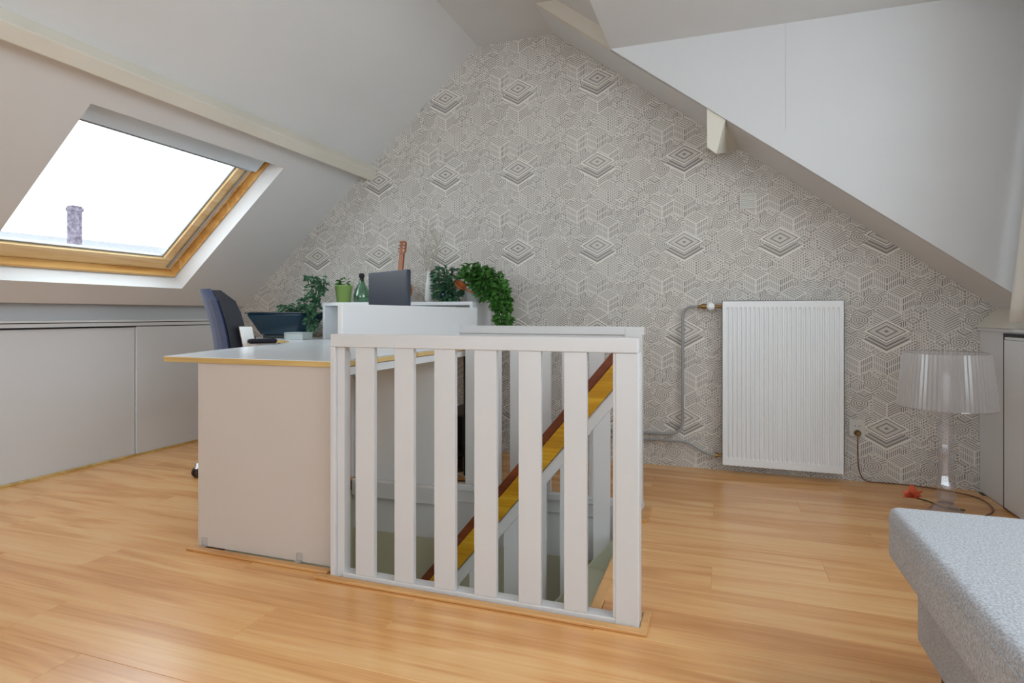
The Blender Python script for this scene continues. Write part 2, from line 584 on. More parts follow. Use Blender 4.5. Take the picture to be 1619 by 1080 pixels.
# one slab with a hole: grid of 3 x 3 cells without the middle
aa, yy = [-.02, OA0, OA1, AEND], [YB, OY0, OY1, YG]
idx = {}
for n_, nn in enumerate((0., .22)):
    for i, a in enumerate(aa):
        for j, q in enumerate(yy):
            idx[(i, j, n_)] = len(m.v); m.v.append(S(a, q, nn))
for i in range(3):
    for j in range(3):
        if (i, j) == (1, 1): continue
        for n_ in (0, 1):
            m.f.append((idx[i, j, n_], idx[i + 1, j, n_], idx[i + 1, j + 1, n_], idx[i, j + 1, n_]))
for (p, q) in [((1, 1), (2, 1)), ((2, 1), (2, 2)), ((2, 2), (1, 2)), ((1, 2), (1, 1))]:
    m.f.append((idx[p[0], p[1], 0], idx[q[0], q[1], 0], idx[q[0], q[1], 1], idx[p[0], p[1], 1]))
bd = [(i, 0) for i in range(4)] + [(3, j) for j in range(1, 4)] + [(i, 3) for i in range(2, -1, -1)] + [(0, j) for j in range(2, 0, -1)]
for k in range(len(bd)):
    p, q = bd[k], bd[(k + 1) % len(bd)]
    m.f.append((idx[p[0], p[1], 0], idx[q[0], q[1], 0], idx[q[0], q[1], 1], idx[p[0], p[1], 1]))
struct('ceiling_skylight_slope', m, 'roofpaint', 'steep white sloping ceiling that holds the skylight', 'ceiling')
struct('wall_knee', M().box(-3.90, -3.665, YB, YG, -.05, 1.2).box(-3.665, -3.547, YB, YG, .985, 1.06),
       'paint', 'low white knee wall behind the cupboard ledge', 'wall')

# right slope: strip next to the gable, raised part in front of it
m = M().prism([(XB - .01, ZB + .008), (XW + .05, zr(XW + .05)), (XW + .05, zr(XW + .05) + .12), (XB - .01, ZB + .16)], 1, YCH + .001, YG)
struct('ceiling_gable_strip', m, 'roofpaint', 'narrow white sloping strip between papered gable and dormer cheek', 'ceiling')
RS = .095
m = M().prism([(XB + .115, zr(XB + .115) + RS), (XD, zr(XD) + RS), (XD, ZD + .1), (XD, zr(XD) + RS + .1), (XB + .115, zr(XB + .115) + RS + .1)], 1, YB, YCH + .02)
struct('ceiling_dormer_slope', M().prism([(XB + .105, zr(XB + .105) + RS), (XD + .02, zr(XD + .02) + RS), (XD + .02, zr(XD + .02) + RS + .1), (XB + .105, zr(XB + .105) + RS + .1)], 1, YB, YCH + .03),
       'roofpaint', 'short white slope between ridge strip and dormer ceiling', 'ceiling')
struct('trim_1', M().prism([(XB - .005, ZB + .004), (XD, zr(XD) + .0), (XD, zr(XD) + RS + .01), (XB + .10, zr(XB + .10) + RS + .01), (XB + .02, ZB + .03)], 1, YCH, YCH + .05),
       'cream', 'cream rafter edge above the corner of the dormer cheek', 'beam')
struct('ceiling_dormer', M().box(XD, XW + .1, YB, YCH + .02, ZD, ZD + .11), 'roofpaint', 'flat white dormer ceiling above the cheek', 'ceiling')
# dormer cheek of two boards
ck = thing('wall_dormer_cheek', 'white triangular dormer cheek of two painted boards', 'wall', (0, YCH, 1.0), kind='structure')
SX = .315
build('cheek_board', M().prism([(XD, zr(XD)), (SX - .0004, zr(SX - .0004)), (SX - .0004, ZD), (XD, ZD)], 1, YCH, YCH + .03), 'paint', ck)
build('cheek_board', M().prism([(SX + .0004, zr(SX + .0004)), (XW, zr(XW)), (XW, ZD), (SX + .0004, ZD)], 1, YCH, YCH + .03), 'paint', ck)
build('joint_backing', M().box(SX - .03, SX + .03, YCH + .03, YCH + .04, zr(SX) + .03, ZD), 'paint', ck)

# left purlin (section measured at the gable), right purlin stub
struct('trim_2', M().prism([(-2.36, zl(-2.36) + .05), (-2.392, 2.004), (-2.338, 1.936), (-2.385, 1.886), (-2.47, 1.93), (-2.50, zl(-2.5) + .05)], 1, YB, YG),
       'cream', 'long cream purlin beam running above the skylight to the gable', 'beam', bevel=.004)
fA = [(-.068, zr(-.068) + .02), (.03, zr(.03) + .02), (-.02, 1.772), (-.068, 1.812)]
fB = [(-.075, zr(-.075) + .02), (.11, zr(.11) + .02), (.045, 1.872), (-.075, 1.91)]
m = M().add([(x, YCH + .012, z) for x, z in fA] + [(x, YG - .001, z) for x, z in fB], [(0, 1, 2, 3), (7, 6, 5, 4), (0, 4, 5, 1), (1, 5, 6, 2), (2, 6, 7, 3), (3, 7, 4, 0)])
struct('trim_3', m, 'cream', 'short cream purlin stub poking out below the sloping strip', 'beam', bevel=.003)

# ------------------------------------------------------------------ window_1: skylight
w1 = thing('window_1', 'pine roof window with bright sky behind it', 'window', S(1.9, 2.4, .1), kind='structure')
def sring(o, i, n0, n1):
    m = M()
    sbox(m, o[0], i[0], o[2], o[3], n0, n1); sbox(m, i[1], o[1], o[2], o[3], n0, n1)
    sbox(m, i[0], i[1], o[2], i[2], n0, n1); sbox(m, i[0], i[1], i[3], o[3], n0, n1)
    return m
FR = (OA0 + .004, OA1 - .004, OY0 + .004, OY1 - .004)
FI = (1.392, 2.466, 1.855, 3.028)
SO = (1.396, 2.462, 1.859, 3.024)
SI = (1.53, 2.372, 1.945, 2.915)
build('window_frame', sring(FR, FI, .098, .215), 'pine', w1, bevel=.003)
sash = build('sash', sring(SO, SI, .148, .195), 'sashpine_glare', w1, bevel=.004)
build('glazing_bead', sring(SI, (SI[0] + .012, SI[1] - .012, SI[2] + .012, SI[3] - .012), .165, .185), 'pipe', sash)
build('pane', sbox(M(), SI[0], SI[1], SI[2], SI[3], .172, .177), 'glass', w1)
bl = build('roller_blind', sbox(M(), 1.40, 1.522, 1.87, 3.012, .112, .1475), 'blind', w1, bevel=.004)
build('pull_bar', sbox(M(), 1.522, 1.534, 1.87, 2.985, .118, .145), 'alu', bl)
gr = build('blind_guide_rail', sbox(M(), 1.536, 2.44, 2.972, 2.988, .136, .1475), 'alu', w1)
portal('skylight_portal', S(1.94, 2.43, .222), (SP, 0, -CP), .97, .85)

# dormer window wall (window_2) behind the low cupboards
m = M().box(XW, XW + .1, YB, YCH + .03, -.06, .98).box(XW, XW + .1, YB, YCH + .03, 2.28, ZD + .02).box(XW, XW + .1, 2.45, YCH + .03, .98, 2.28).box(XW, XW + .1, YB, -1.1, .98, 2.28)
struct('wall_dormer', m, 'paint', 'white dormer front wall around the long window', 'wall')
w2 = thing('window_2', 'long white casement window in the dormer front', 'window', (XW + .05, 1.0, .98), kind='structure')
mm = M()
mm.box(XW + .02, XW + .09, -1.1, 2.45, .98, 1.04).box(XW + .02, XW + .09, -1.1, 2.45, 2.22, 2.28)
for q in (-1.1, .05, 1.20, 2.37): mm.box(XW + .02, XW + .09, q, q + .08, 1.04, 2.22)
build('window_frame', mm, 'gloss', w2)
for q in (-1.02, .13, 1.28): build('pane', M().box(XW + .05, XW + .055, q, q + 1.08, 1.04, 2.22), 'glass', w2)
portal('dormer_portal', (XW + .11, .675, 1.63), (-1, 0, 0), 1.3, 3.55)
# wall behind the viewer, with an unseen window added for fill daylight
wbx0, wbx1, wbz0, wbz1 = -2.1, .5, .85, 2.15
prof = [(-4.05, -.06), (XW + .1, -.06), (XW + .1, 2.5), (XB, ZB + .2), (XA, ZA + .06), (-4.05, zl(-4.05) + .06)]
m = M().box(-4.05, wbx0, YB - .1, YB, -.06, 2.9).box(wbx1, XW + .1, YB - .1, YB, -.06, 2.9).box(wbx0, wbx1, YB - .1, YB, -.06, wbz0).box(wbx0, wbx1, YB - .1, YB, wbz1, 2.9)
struct('wall_rear', m, 'paint', 'white rear wall of the attic with an added window', 'wall')
w3 = thing('window_3_added', 'white unseen window added in the rear attic wall for fill daylight', 'window', (-.9, YB - .05, .9), kind='structure')
mm = M().box(wbx0, wbx1, YB - .08, YB - .02, wbz0, wbz0 + .06).box(wbx0, wbx1, YB - .08, YB - .02, wbz1 - .06, wbz1)
for q in (wbx0, (wbx0 + wbx1) / 2 - .03, wbx1 - .06): mm.box(q, q + .06, YB - .08, YB - .02, wbz0 + .06, wbz1 - .06)
build('window_frame', mm, 'gloss', w3)
build('pane', M().box(wbx0 + .06, wbx1 - .06, YB - .05, YB - .045, wbz0 + .06, wbz1 - .06), 'glass', w3)
portal('rear_portal', ((wbx0 + wbx1) / 2, YB - .11, (wbz0 + wbz1) / 2), (0, 1, 0), wbx1 - wbx0, wbz1 - wbz0)

# ------------------------------------------------------------------ stairwell shaft
ZU = -.278
struct('wall_stairwell_far', M().box(WX0, WX1 + .4, WY1, WY1 + .06, ZU, -.0605), 'paint', 'white upper band of the far stairwell wall', 'wall')
struct('wall_stairwell_far_lower', M().box(WX0, WX1 + .4, WY1 - .006, WY1 + .06, -2.7, ZU), 'olive', 'olive painted lower part of the far stairwell wall', 'wall')
struct('wall_stairwell_near', M().box(WX0, WX1 + .4, WY0 - .06, WY0, -2.7, -.0605), 'olive', 'olive stairwell wall below the front railing', 'wall')
struct('wall_stairwell_end', M().box(WX0 - .06, WX0, WY0 - .06, WY1 + .06, -1.25, -.0605).box(WX0 - .06, WX0, WY0 - .06, WY1 + .06, -2.7, -2.5), 'olive', 'olive end wall of the stairwell under the desk', 'wall')
struct('wall_stairwell_head', M().box(WX1 + .34, WX1 + .4, WY0, WY1, -2.7, -.0605), 'olive', 'olive stairwell wall under the top landing', 'wall')
struct('floor_stairwell', M().box(WX0 - .06, WX1 + .4, WY0 - .06, WY1 + .06, -2.76, -2.7), 'lowfloor', 'dim landing floor at the bottom of the stairs', 'floor')
struct('trim_4', M().box(-1.398, WX1 - .02, WY1 - .012, WY1 + .012, -.063, .004), 'gloss', 'white nosing board along the far stairwell edge', 'trim', bevel=.004)
struct('trim_5', M().box(WX0 + .005, -1.40, WY1 - .03, WY1 + .012, -.088, .004), 'gloss', 'white fascia board below the grey desk back panel', 'trim', bevel=.006)
struct('trim_6', M().box(WX1 - .035, WX1 + .004, WY0 + .01, WY1 - .02, -.03, .0), 'stripwood', 'beech nosing at the head of the stairs', 'trim', bevel=.006)

w4 = thing('window_4_added', 'unseen window added at the bottom of the stairwell to light it', 'window', (WX0 - .03, 2.3, -2.5), kind='structure')  # added opening, out of view; lets sky light into the shaft from below
build('window_frame', M().box(WX0 - .05, WX0 - .01, WY0, WY1, -2.5, -2.45).box(WX0 - .05, WX0 - .01, WY0, WY1, -1.30, -1.25).box(WX0 - .05, WX0 - .01, WY0, WY0 + .05, -2.45, -1.30).box(WX0 - .05, WX0 - .01, WY1 - .05, WY1, -2.45, -1.30), 'gloss', w4)
build('pane', M().box(WX0 - .032, WX0 - .028, WY0 + .05, WY1 - .05, -2.45, -1.30), 'glass', w4)
portal('hall_portal', (WX0 - .07, (WY0 + WY1) / 2, -1.875), (1, 0, 0), 1.0, 1.2)

stair = thing('staircase', 'steep pale sage stairs descending inside the railing', 'staircase', (-.9, 2.25, -2.0))
RISE, GO = .212, .177
for i in range(1, 9):
    zt = -RISE * i
    xn = WX1 - .01 - GO * (i - 1)
    build('tread', M().box(xn - GO - .03, xn, WY0 + .012, 2.625, zt - .03, zt), 'sage', stair, bevel=.005)
    build('riser', M().box(xn - .012, xn, WY0 + .012, 2.625, zt, zt + RISE - .031), 'sage', stair)
def zs(x): return -.087 + 1.2 * (x + .457)      # string top
x0, x1 = -1.93, WX1 + .0
build('string', M().prism([(x0, zs(x0)), (x1, zs(x1)), (x1, zs(x1) - .10), (x1 - .2, zs(x1 - .2) - .36), (x0, zs(x0) - .36)], 1, 2.625, 2.665), 'sage', stair, bevel=.003)

# banister on the string
YBN = 2.645
def zh(x): return .742 + 1.205 * (x + .463) - .004     # handrail top line
ban = thing('stair_banister', 'sloping banister with red-brown and amber handrail over white balusters', 'banister', (-.9, YBN, -1.0))
def slope_bar(xa, xb, d0, d1, y0, y1):
    return M().prism([(xa, zh(xa) + d1), (xb, zh(xb) + d1), (xb, zh(xb) + d0), (xa, zh(xa) + d0)], 1, y0, y1)
xa, xb = -1.62, -.40
build('handrail_cap', slope_bar(xa, xb, -.058, .0, YBN - .028, YBN + .028), 'railbrown', ban, bevel=.003)
build('handrail_board', slope_bar(xa, xb, -.168, -.058, YBN - .036, YBN + .02), 'railyellow', ban, bevel=.002)
build('lower_rail', slope_bar(xa, xb, -.245, -.175, YBN - .02, YBN + .02), 'gloss', ban, bevel=.002)
for xL in (-1.275, -1.14, -.963, -.833, -.69, -.537):
    w_ = .074
    build('baluster', M().hexa([(xL, YBN - .010, zs(xL) + .0), (xL + w_, YBN - .010, zs(xL + w_)), (xL + w_, YBN + .010, zs(xL + w_)), (xL, YBN + .010, zs(xL)),
                                (xL, YBN - .010, zh(xL) - .21), (xL + w_, YBN - .010, zh(xL + w_) - .21), (xL + w_, YBN + .010, zh(xL + w_) - .21), (xL, YBN + .010, zh(xL) - .21)]), 'gloss', ban)

# ------------------------------------------------------------------ front railing
fr = thing('front_railing', 'white railing of wide flat balusters in front of the stairs', 'railing', (-.76, 1.77, 0))
build('top_rail', M().box(-1.287, -.226, 1.752, 1.795, .806, .851), 'gloss', fr, bevel=.003)
build('bottom_rail', M().box(-1.24, -.292, 1.757, 1.802, .0, .022), 'gloss', fr, bevel=.003)
build('post', M().box(-1.287, -1.268, 1.752, 1.80, .0, .806), 'gloss', fr, bevel=.002)
build('post', M().box(-1.268, -1.238, 1.765, 1.802, .0, .806), 'gloss', fr, bevel=.002)
for a, b in ((-1.187, -1.114), (-1.035, -.963), (-.886, -.811), (-.744, -.668), (-.594, -.522), (-.448, -.378)):
    build('baluster', M().box(a, b, 1.757, 1.777, .022, .806), 'gloss', fr, bevel=.0015)
build('post', M().box(-.293, -.2225, 1.755, 1.812, .0, .806), 'gloss', fr, bevel=.004)
build('post_batten', M().box(-.3, -.262, 1.7575, 1.80, .022, .806), 'gloss', fr, bevel=.003)

# far railing
YF = 2.85
br = thing('rear_railing', 'white railing on the far stairwell edge facing the radiator', 'railing', (-.84, YF, 0))
build('top_rail', M().box(-1.335, -.336, YF - .03, YF + .03, .822, .862).box(-1.33, -.42, YF - .02, YF + .02, .80, .822), 'gloss', br, bevel=.003)
build('bottom_rail', M().box(-1.30, -.34, YF - .02, YF + .02, .004, .035), 'gloss', br, bevel=.003)
for a in (-1.252, -1.127, -1.005, -.865, -.735, -.60):
    build('baluster', M().box(a, a + .072, YF - .012, YF + .012, .035, .81), 'gloss', br, bevel=.0015)
build('post', M().box(-.425, -.344, YF - .032, YF + .025, .004, .862), 'gloss', br, bevel=.004)

# floor trim strips round the opening
for nm, bx, lb in (('trim_7', (-1.335, -.197, 1.722, 1.751), 'beech strip along the foot of the front railing'),
                   ('trim_8', (-1.965, -1.31, 1.765, 1.795), 'beech strip along the foot of the desk side panel'),
                   ('trim_9', (-.2215, -.197, 1.752, 1.86), 'short beech strip returning round the railing corner post'),
                   ('trim_10', (-.343, -.305, 2.67, 2.87), 'short beech strip beside the far railing post')):
    struct(nm, M().box(bx[0], bx[1], bx[2], bx[3], .0005, .011), 'stripwood', lb, 'trim', bevel=.003)

# ------------------------------------------------------------------ desk
ZT = .752
dk = thing('desk', 'large L-shaped desk with pale blue-grey top and birch edge', 'desk', (-1.9, 2.5, 0))
out = [(-2.108, 1.79), (-1.29, 1.79), (-1.29, 1.806), (-1.273, 1.806), (-1.273, 3.70), (-3.14, 3.70), (-3.14, 3.46)]
# rounded tip and concave sweep back to the near wing
out += [(-3.13, 3.39), (-3.09, 3.34), (-3.02, 3.31), (-2.88, 3.26), (-2.74, 3.20), (-2.62, 3.12), (-2.50, 3.01), (-2.42, 2.88), (-2.38, 2.74), (-2.365, 2.62)]
out += [(-2.33, 2.5), (-2.25, 2.2)]
build('desktop', M().prism(out, 2, ZT - .002, ZT), 'desktop', dk)
ed = build('edge_band', M().prism(out, 2, ZT - .021, ZT - .002), 'birch', dk)
build('side_panel', M().box(-1.942, -1.300, 1.802, 1.822, .012, ZT - .022), 'deskpanel', dk, bevel=.0015)
build('apron', M().box(-1.30, -1.282, 1.825, 3.10, ZT - .055, ZT - .025), 'lacq', dk)
build('privacy_board', M().box(-1.297, -1.277, 1.808, 3.06, ZT + .0005, .957), 'lacq', dk, bevel=.002)
build('back_panel', M().box(-1.95, -1.375, 2.874, 2.892, .0005, ZT - .022), 'lacq', dk, bevel=.0015)
build('panel_batten', M().box(-1.985, -1.95, 2.855, 2.873, .004, ZT - .022), 'gloss', dk, bevel=.002)
build('leg', M().tube([(-1.372, 3.12, 0), (-1.372, 3.12, ZT - .022)], .014, 12), 'blackgloss', dk, smooth=False)
build('leg', M().tube([(-3.09, 3.6, 0), (-3.09, 3.6, ZT - .022)], .014, 12), 'blackgloss', dk)
for x in (-1.905, -1.455):
    h = build('floor_clip', M().box(x - .012, x + .012, 1.795, 1.803, .013, .045).box(x - .012, x + .012, 1.785, 1.803, .013, .018), 'hook', dk)
    build('screw', M().lathe([(.003, 0), (.003, .002)], (x, 1.79, .018), 8), 'chrome', h)

# shelf unit standing on the far wing, against the gable
ZSH = 1.000
sh = thing('desk_shelf', 'white raised shelf standing on the desk against the papered wall', 'shelf', (-1.95, 3.55, ZT))
build('shelf_board', M().box(-2.56, -1.45, 3.40, 3.715, ZSH - .022, ZSH), 'lacq', sh, bevel=.002)
build('side_panel', M().box(-2.56, -2.54, 3.40, 3.715, ZT + .001, ZSH - .022), 'lacq', sh, bevel=.002)
build('side_panel', M().box(-1.47, -1.45, 3.40, 3.715, ZT + .001, ZSH - .022), 'lacq', sh, bevel=.002)
build('divider', M().box(-1.96, -1.94, 3.42, 3.715, ZT + .001, ZSH - .022), 'lacq', sh)


# ------------------------------------------------------------------ plants
def leaf(m, c, d, s, roll, kind=0):
    d = Vector(d).normalized()
    side = d.cross(Vector((0, 0, 1)))
    if side.length < .1: side = Vector((1, 0, 0))
    side = (Matrix.Rotation(roll, 3, d) @ side.normalized())
    n = side.cross(d)
    c = Vector(c)
    if kind == 0:      # lobed ivy leaf
        pts = [(0, 0, 0), (.28, .5, .05), (.12, .55, .08), (.30, .35 + .45, .02), (0, 1.15, -.08), (-.30, .8, .02), (-.12, .55, .08), (-.28, .5, .05)]
        pts = [(0, 0, 0), (.48, .12, -.03), (.30, .45, .05), (0, 1.05, -.12), (-.30, .45, .05), (-.48, .12, -.03)]
    else:              # small oval leaf
        pts = [(0, 0, 0), (.24, .3, .04), (.22, .65, .03), (0, 1, -.08), (-.22, .65, .03), (-.24, .3, .04)]
    vs = [c + side * (p[0] * s) + d * (p[1] * s) + n * (p[2] * s) for p in pts]
    mid = c + d * (.5 * s) - n * (.07 * s)
    b = len(m.v)
    m.v += [tuple(v) for v in vs] + [tuple(mid)]
    k = len(vs)
    for i in range(k): m.f.append((b + i, b + (i + 1) % k, b + k))


def foliage(blobs, n, s, kind, seed, zmin=None):
    rnd = random.Random(seed)
    m = M()
    tot = sum(b[6] for b in blobs)
    for b in blobs:
        for i in range(int(n * b[6] / tot)):
            while True:
                q = Vector((rnd.uniform(-1, 1), rnd.uniform(-1, 1), rnd.uniform(-1, 1)))
                if .25 < q.length < 1: break
            p = Vector((b[0] + q.x * b[3], b[1] + q.y * b[4], b[2] + q.z * b[5]))
            if zmin and p.z < zmin and p.x < -1.44 and p.y > 3.37: p.z = zmin + rnd.random() * .03
            p.y = min(p.y, YG - .035)
            d = Vector((q.x + rnd.uniform(-.6, .6), q.y - .4 + rnd.uniform(-.6, .6), q.z * .4 - .35 + rnd.uniform(-.5, .5)))
            leaf(m, p, d, s * rnd.uniform(.7, 1.25), rnd.uniform(-1.2, 1.2), kind)
    return m


def clampy(m):
    m.v = [(x, min(y, YG - .004), z) for x, y, z in m.v]
    return m


def vines(paths, r=.0022):
    m = M()
    for p in paths: m.tube(p, r, 5)
    return m

# ivy trailing at the end of the shelf
iv = thing('trailing_ivy', 'bright green ivy spilling over the shelf end beside the railing', 'plant', (-1.42, 3.53, ZSH))
build('pot', M().lathe([(.045, .001), (.062, .085), (.066, .085), (.066, .098), (.058, .098), (.055, .08)], (-1.50, 3.53, ZSH), 20), 'whitevase', iv, smooth=True)
build('soil', M().lathe([(.001, .078), (.055, .08)], (-1.50, 3.53, ZSH), 16), 'soil', iv)
build('stems', vines([[(-1.50, 3.53, ZSH + .07), (-1.40, 3.50, ZSH + .18), (-1.32, 3.46, ZSH + .12), (-1.27, 3.42, ZSH - .05), (-1.25, 3.4, ZSH - .2)],
                      [(-1.50, 3.53, ZSH + .07), (-1.46, 3.5, ZSH + .2), (-1.42, 3.46, ZSH + .22)],
                      [(-1.50, 3.53, ZSH + .07), (-1.36, 3.55, ZSH + .17), (-1.28, 3.52, ZSH + .02), (-1.26, 3.5, ZSH - .15)]]), 'stem', iv)
build('foliage', clampy(foliage([(-1.46, 3.50, 1.17, .10, .11, .08, 3), (-1.37, 3.48, 1.11, .10, .11, .10, 3), (-1.29, 3.46, 1.03, .065, .08, .10, 2.2), (-1.265, 3.44, .90, .045, .06, .10, 1.6)], 760, .042, 0, 3, ZSH + .02)), 'green1', iv)
iv2 = thing('bushy_pot_plant', 'blue-green bushy plant on the shelf next to the white vase', 'plant', (-1.68, 3.55, ZSH))
build('pot', M().lathe([(.042, .001), (.058, .075), (.052, .075), (.05, .06)], (-1.69, 3.55, ZSH), 20), 'petrol', iv2, smooth=True)
build('soil', M().lathe([(.001, .058), (.05, .06)], (-1.69, 3.55, ZSH), 16), 'soil', iv2)
build('stems', vines([[(-1.69, 3.55, ZSH + .055), (-1.69 + dx, 3.54 + dy, ZSH + h)] for dx, dy, h in ((-.06, 0, .2), (.05, -.03, .19), (0, -.05, .22), (.09, 0, .12))]), 'stem', iv2)
build('foliage', clampy(foliage([(-1.70, 3.53, 1.16, .085, .09, .075, 2), (-1.66, 3.50, 1.08, .10, .09, .08, 2.2)], 420, .040, 1, 5, ZSH + .015)), 'green2', iv2)
# copper scoop lying in the ivy
sc_ = thing('copper_watering_scoop', 'small copper-orange scoop lying among the ivy leaves', 'scoop', (-1.53, 3.40, 1.07))
mx = Matrix.Translation((-1.53, 3.385, 1.095)) @ Matrix.Rotation(.75, 4, 'Y') @ Matrix.Rotation(.3, 4, 'X')
build('bowl', M().lathe([(.004, -.012), (.022, -.009), (.036, .004), (.04, .016), (.036, .014), (.02, -.004), (.004, -.007)], n=18).xf(mx), 'copper', sc_, smooth=True)
build('handle', M().tube([(.034, 0, .012), (.06, 0, .02), (.10, .01, .03)], .005, 8).xf(mx), 'copper', sc_, smooth=True)

# white vase with dry branches
va = thing('branch_vase', 'slim white vase with bare dry branches on the shelf', 'vase', (-1.815, 3.54, ZSH))
build('body', M().lathe([(.03, .001), (.036, .03), (.033, .11), (.022, .17), (.02, .195), (.024, .205), (.018, .203), (.017, .19)], (-1.815, 3.54, ZSH), 22), 'whitevase', va, smooth=True)
rnd = random.Random(4)
def twig(p, d, ln, r, lev, m):
    p = Vector(p); pts = [p]; rs = [r]
    for k in range(3):
        d = (d + Vector((rnd.uniform(-.22, .22), rnd.uniform(-.15, .15), rnd.uniform(0, .15)))).normalized()
        p = p + d * ln / 3; pts.append(p); rs.append(r * (1 - .22 * (k + 1)))
        if lev > 0:
            for s_ in (-1, 1):
                if rnd.random() < .72:
                    twig(p, (d + Vector((s_ * .7, rnd.uniform(-.4, .2), .25))).normalized(), ln * .5, r * .6, lev - 1, m)
    m.tube(pts, rs, 5)
tm = M()
for dx in (-.10, .05, .22): twig((-1.815, 3.54, ZSH + .12), Vector((dx, -.05, 1)), .27, .004, 2, tm)
build('branches', clampy(tm), 'twig', va)

# lime pot with plant
lp = thing('lime_pot_plant', 'small plant in a lime green pot on the shelf end', 'plant', (-2.46, 3.5, ZSH))
build('pot', M().lathe([(.046, .001), (.060, .112), (.064, .112), (.064, .118), (.056, .118), (.053, .1)], (-2.46, 3.5, ZSH), 26), 'limepot', lp, smooth=True)
build('soil', M().lathe([(.001, .098), (.053, .1)], (-2.46, 3.5, ZSH), 16), 'soil', lp)
build('foliage', foliage([(-2.465, 3.5, 1.135, .035, .035, .035, 1)], 60, .03, 1, 8), 'green1', lp)
# green glass bottle
gb = thing('glass_bottle', 'squat pale green glass bottle with dark stopper on the shelf', 'bottle', (-2.31, 3.5, ZSH))
build('body', M().lathe([(.05, .001), (.056, .01), (.056, .05), (.045, .09), (.024, .128), (.017, .15), (.017, .165), (.014, .165), (.014, .15), (.02, .128), (.041, .09), (.052, .05), (.052, .012), (.02, .006)], (-2.315, 3.5, ZSH), 26, cap=False), 'bottleglass', gb, smooth=True)
build('stopper', M().lathe([(.013, .145), (.014, .17), (.019, .172), (.02, .19), (.012, .2)], (-2.315, 3.5, ZSH), 16), 'cork', gb, smooth=True)

# ukulele leaning on the wall behind the monitor
uk = thing('ukulele', 'orange wooden ukulele standing on the shelf behind the monitor', 'ukulele', (-2.06, 3.58, ZSH))
prof = []
for k in range(28):
    a = 2 * math.pi * k / 28
    r = .075 + .012 * math.cos(2 * a) - .012 * math.sin(a)
    prof.append((r * math.cos(a) * .95, .09 + r * math.sin(a) * 1.18))
tilt = Matrix.Translation((-2.06, 3.56, ZSH + .004)) @ Matrix.Rotation(-.12, 4, 'X') @ Matrix.Rotation(.03, 4, 'Y')
build('body', M().prism(prof, 1, -.025, .025).xf(tilt), 'ukewood', uk, bevel=.003)
nk = build('neck', M().prism([(-.018, .17), (.018, .17), (.016, .33), (-.016, .33)], 1, -.026, -.006).xf(tilt), 'ukewood', uk, bevel=.002)
hd = build('headstock', M().prism([(-.016, .33), (.016, .33), (.027, .345), (.027, .405), (.020, .418), (-.020, .418), (-.027, .405), (-.027, .345)], 1, -.024, -.010).xf(tilt), 'ukewood', uk, bevel=.002)
for k in range(3):
    for sx in (-1, 1):
        build('tuning_peg', M().lathe([(.0045, 0), (.0045, .008)], n=8).xf(tilt @ Matrix.Translation((sx * .017, -.024, .352 + k * .022)) @ Matrix.Rotation(math.pi / 2, 4, 'X')), 'whitevase', hd)
build('sound_hole', M().lathe([(.022, 0), (.022, .002)], n=20).xf(tilt @ Matrix.Translation((0, -.0255, .10)) @ Matrix.Rotation(math.pi / 2, 4, 'X')), 'cork', uk)

# petrol planter bowl with creeping plant
pb = thing('planter_bowl', 'petrol blue flared planter with a creeping green plant', 'planter', (-2.88, 3.42, ZT))
ZP = ZT + .022
def trough(z0, z1, w0, w1, d0, d1, cx, cy):
    return M().hexa([(cx - w0, cy - d0, z0), (cx + w0, cy - d0, z0), (cx + w0, cy + d0, z0), (cx - w0, cy + d0, z0),
                     (cx - w1, cy - d1, z1), (cx + w1, cy - d1, z1), (cx + w1, cy + d1, z1), (cx - w1, cy + d1, z1)])
build('bowl', trough(ZP, ZP + .150, .155, .245, .085, .13, -2.895, 3.44), 'petrol', pb, bevel=.016, seg=3, smooth=True)
build('rim', trough(ZP + .150, ZP + .158, .247, .247, .132, .132, -2.895, 3.44), 'petrol', pb, bevel=.003)
build('base', M().box(-3.03, -2.76, 3.36, 3.52, ZT + .001, ZP), 'bookdark', pb, bevel=.004)
build('soil', M().box(-3.12, -2.67, 3.33, 3.55, ZP + .158, ZP + .162), 'soil', pb)
build('stems', vines([[(-2.8, 3.44, ZP + .16), (-2.65, 3.40, ZP + .26), (-2.60, 3.38, ZP + .36), (-2.66, 3.4, ZP + .40)],
                      [(-2.75, 3.42, ZP + .16), (-2.62, 3.35, ZP + .14), (-2.59, 3.33, ZP + .03)]]), 'stem', pb)
build('foliage', clampy(foliage([(-2.80, 3.42, ZP + .185, .15, .08, .03, 1.4), (-2.665, 3.40, ZP + .22, .07, .07, .06, 1.4), (-2.60, 3.38, ZP + .31, .055, .05, .07, 1.3), (-2.53, 3.36, ZP + .36, .04, .035, .05, .7), (-2.595, 3.325, ZP + .12, .03, .03, .11, 1.1), (-2.64, 3.40, ZP + .395, .06, .03, .018, .5)], 520, .036, 1, 12)), 'green2', pb)
bk = thing('stacked_book', 'flat pale grey book box lying beside the blue planter', 'book', (-2.62, 3.27, ZT))
build('cover', M().box(-2.70, -2.555, 3.19, 3.295, ZT + .001, ZT + .006).box(-2.70, -2.555, 3.19, 3.295, ZT + .045, ZT + .05).box(-2.702, -2.697, 3.19, 3.295, ZT + .001, ZT + .05), 'bookgrey', bk)
build('pages', M().box(-2.697, -2.559, 3.193, 3.292, ZT + .0065, ZT + .0445), 'bookgrey', bk)

# monitor
mo = thing('computer_monitor', 'slate blue back of a flat computer monitor above the white board', 'monitor', (-1.65, 2.75, ZT))
A, B = Vector((-1.482, 2.66, 0)), Vector((-1.822, 2.84, 0))
ux = (B - A).normalized(); ln = (B - A).length
mmx = Matrix(((ux.x, -ux.y, 0, A.x), (ux.y, ux.x, 0, A.y), (0, 0, 1, 0), (0, 0, 0, 1)))
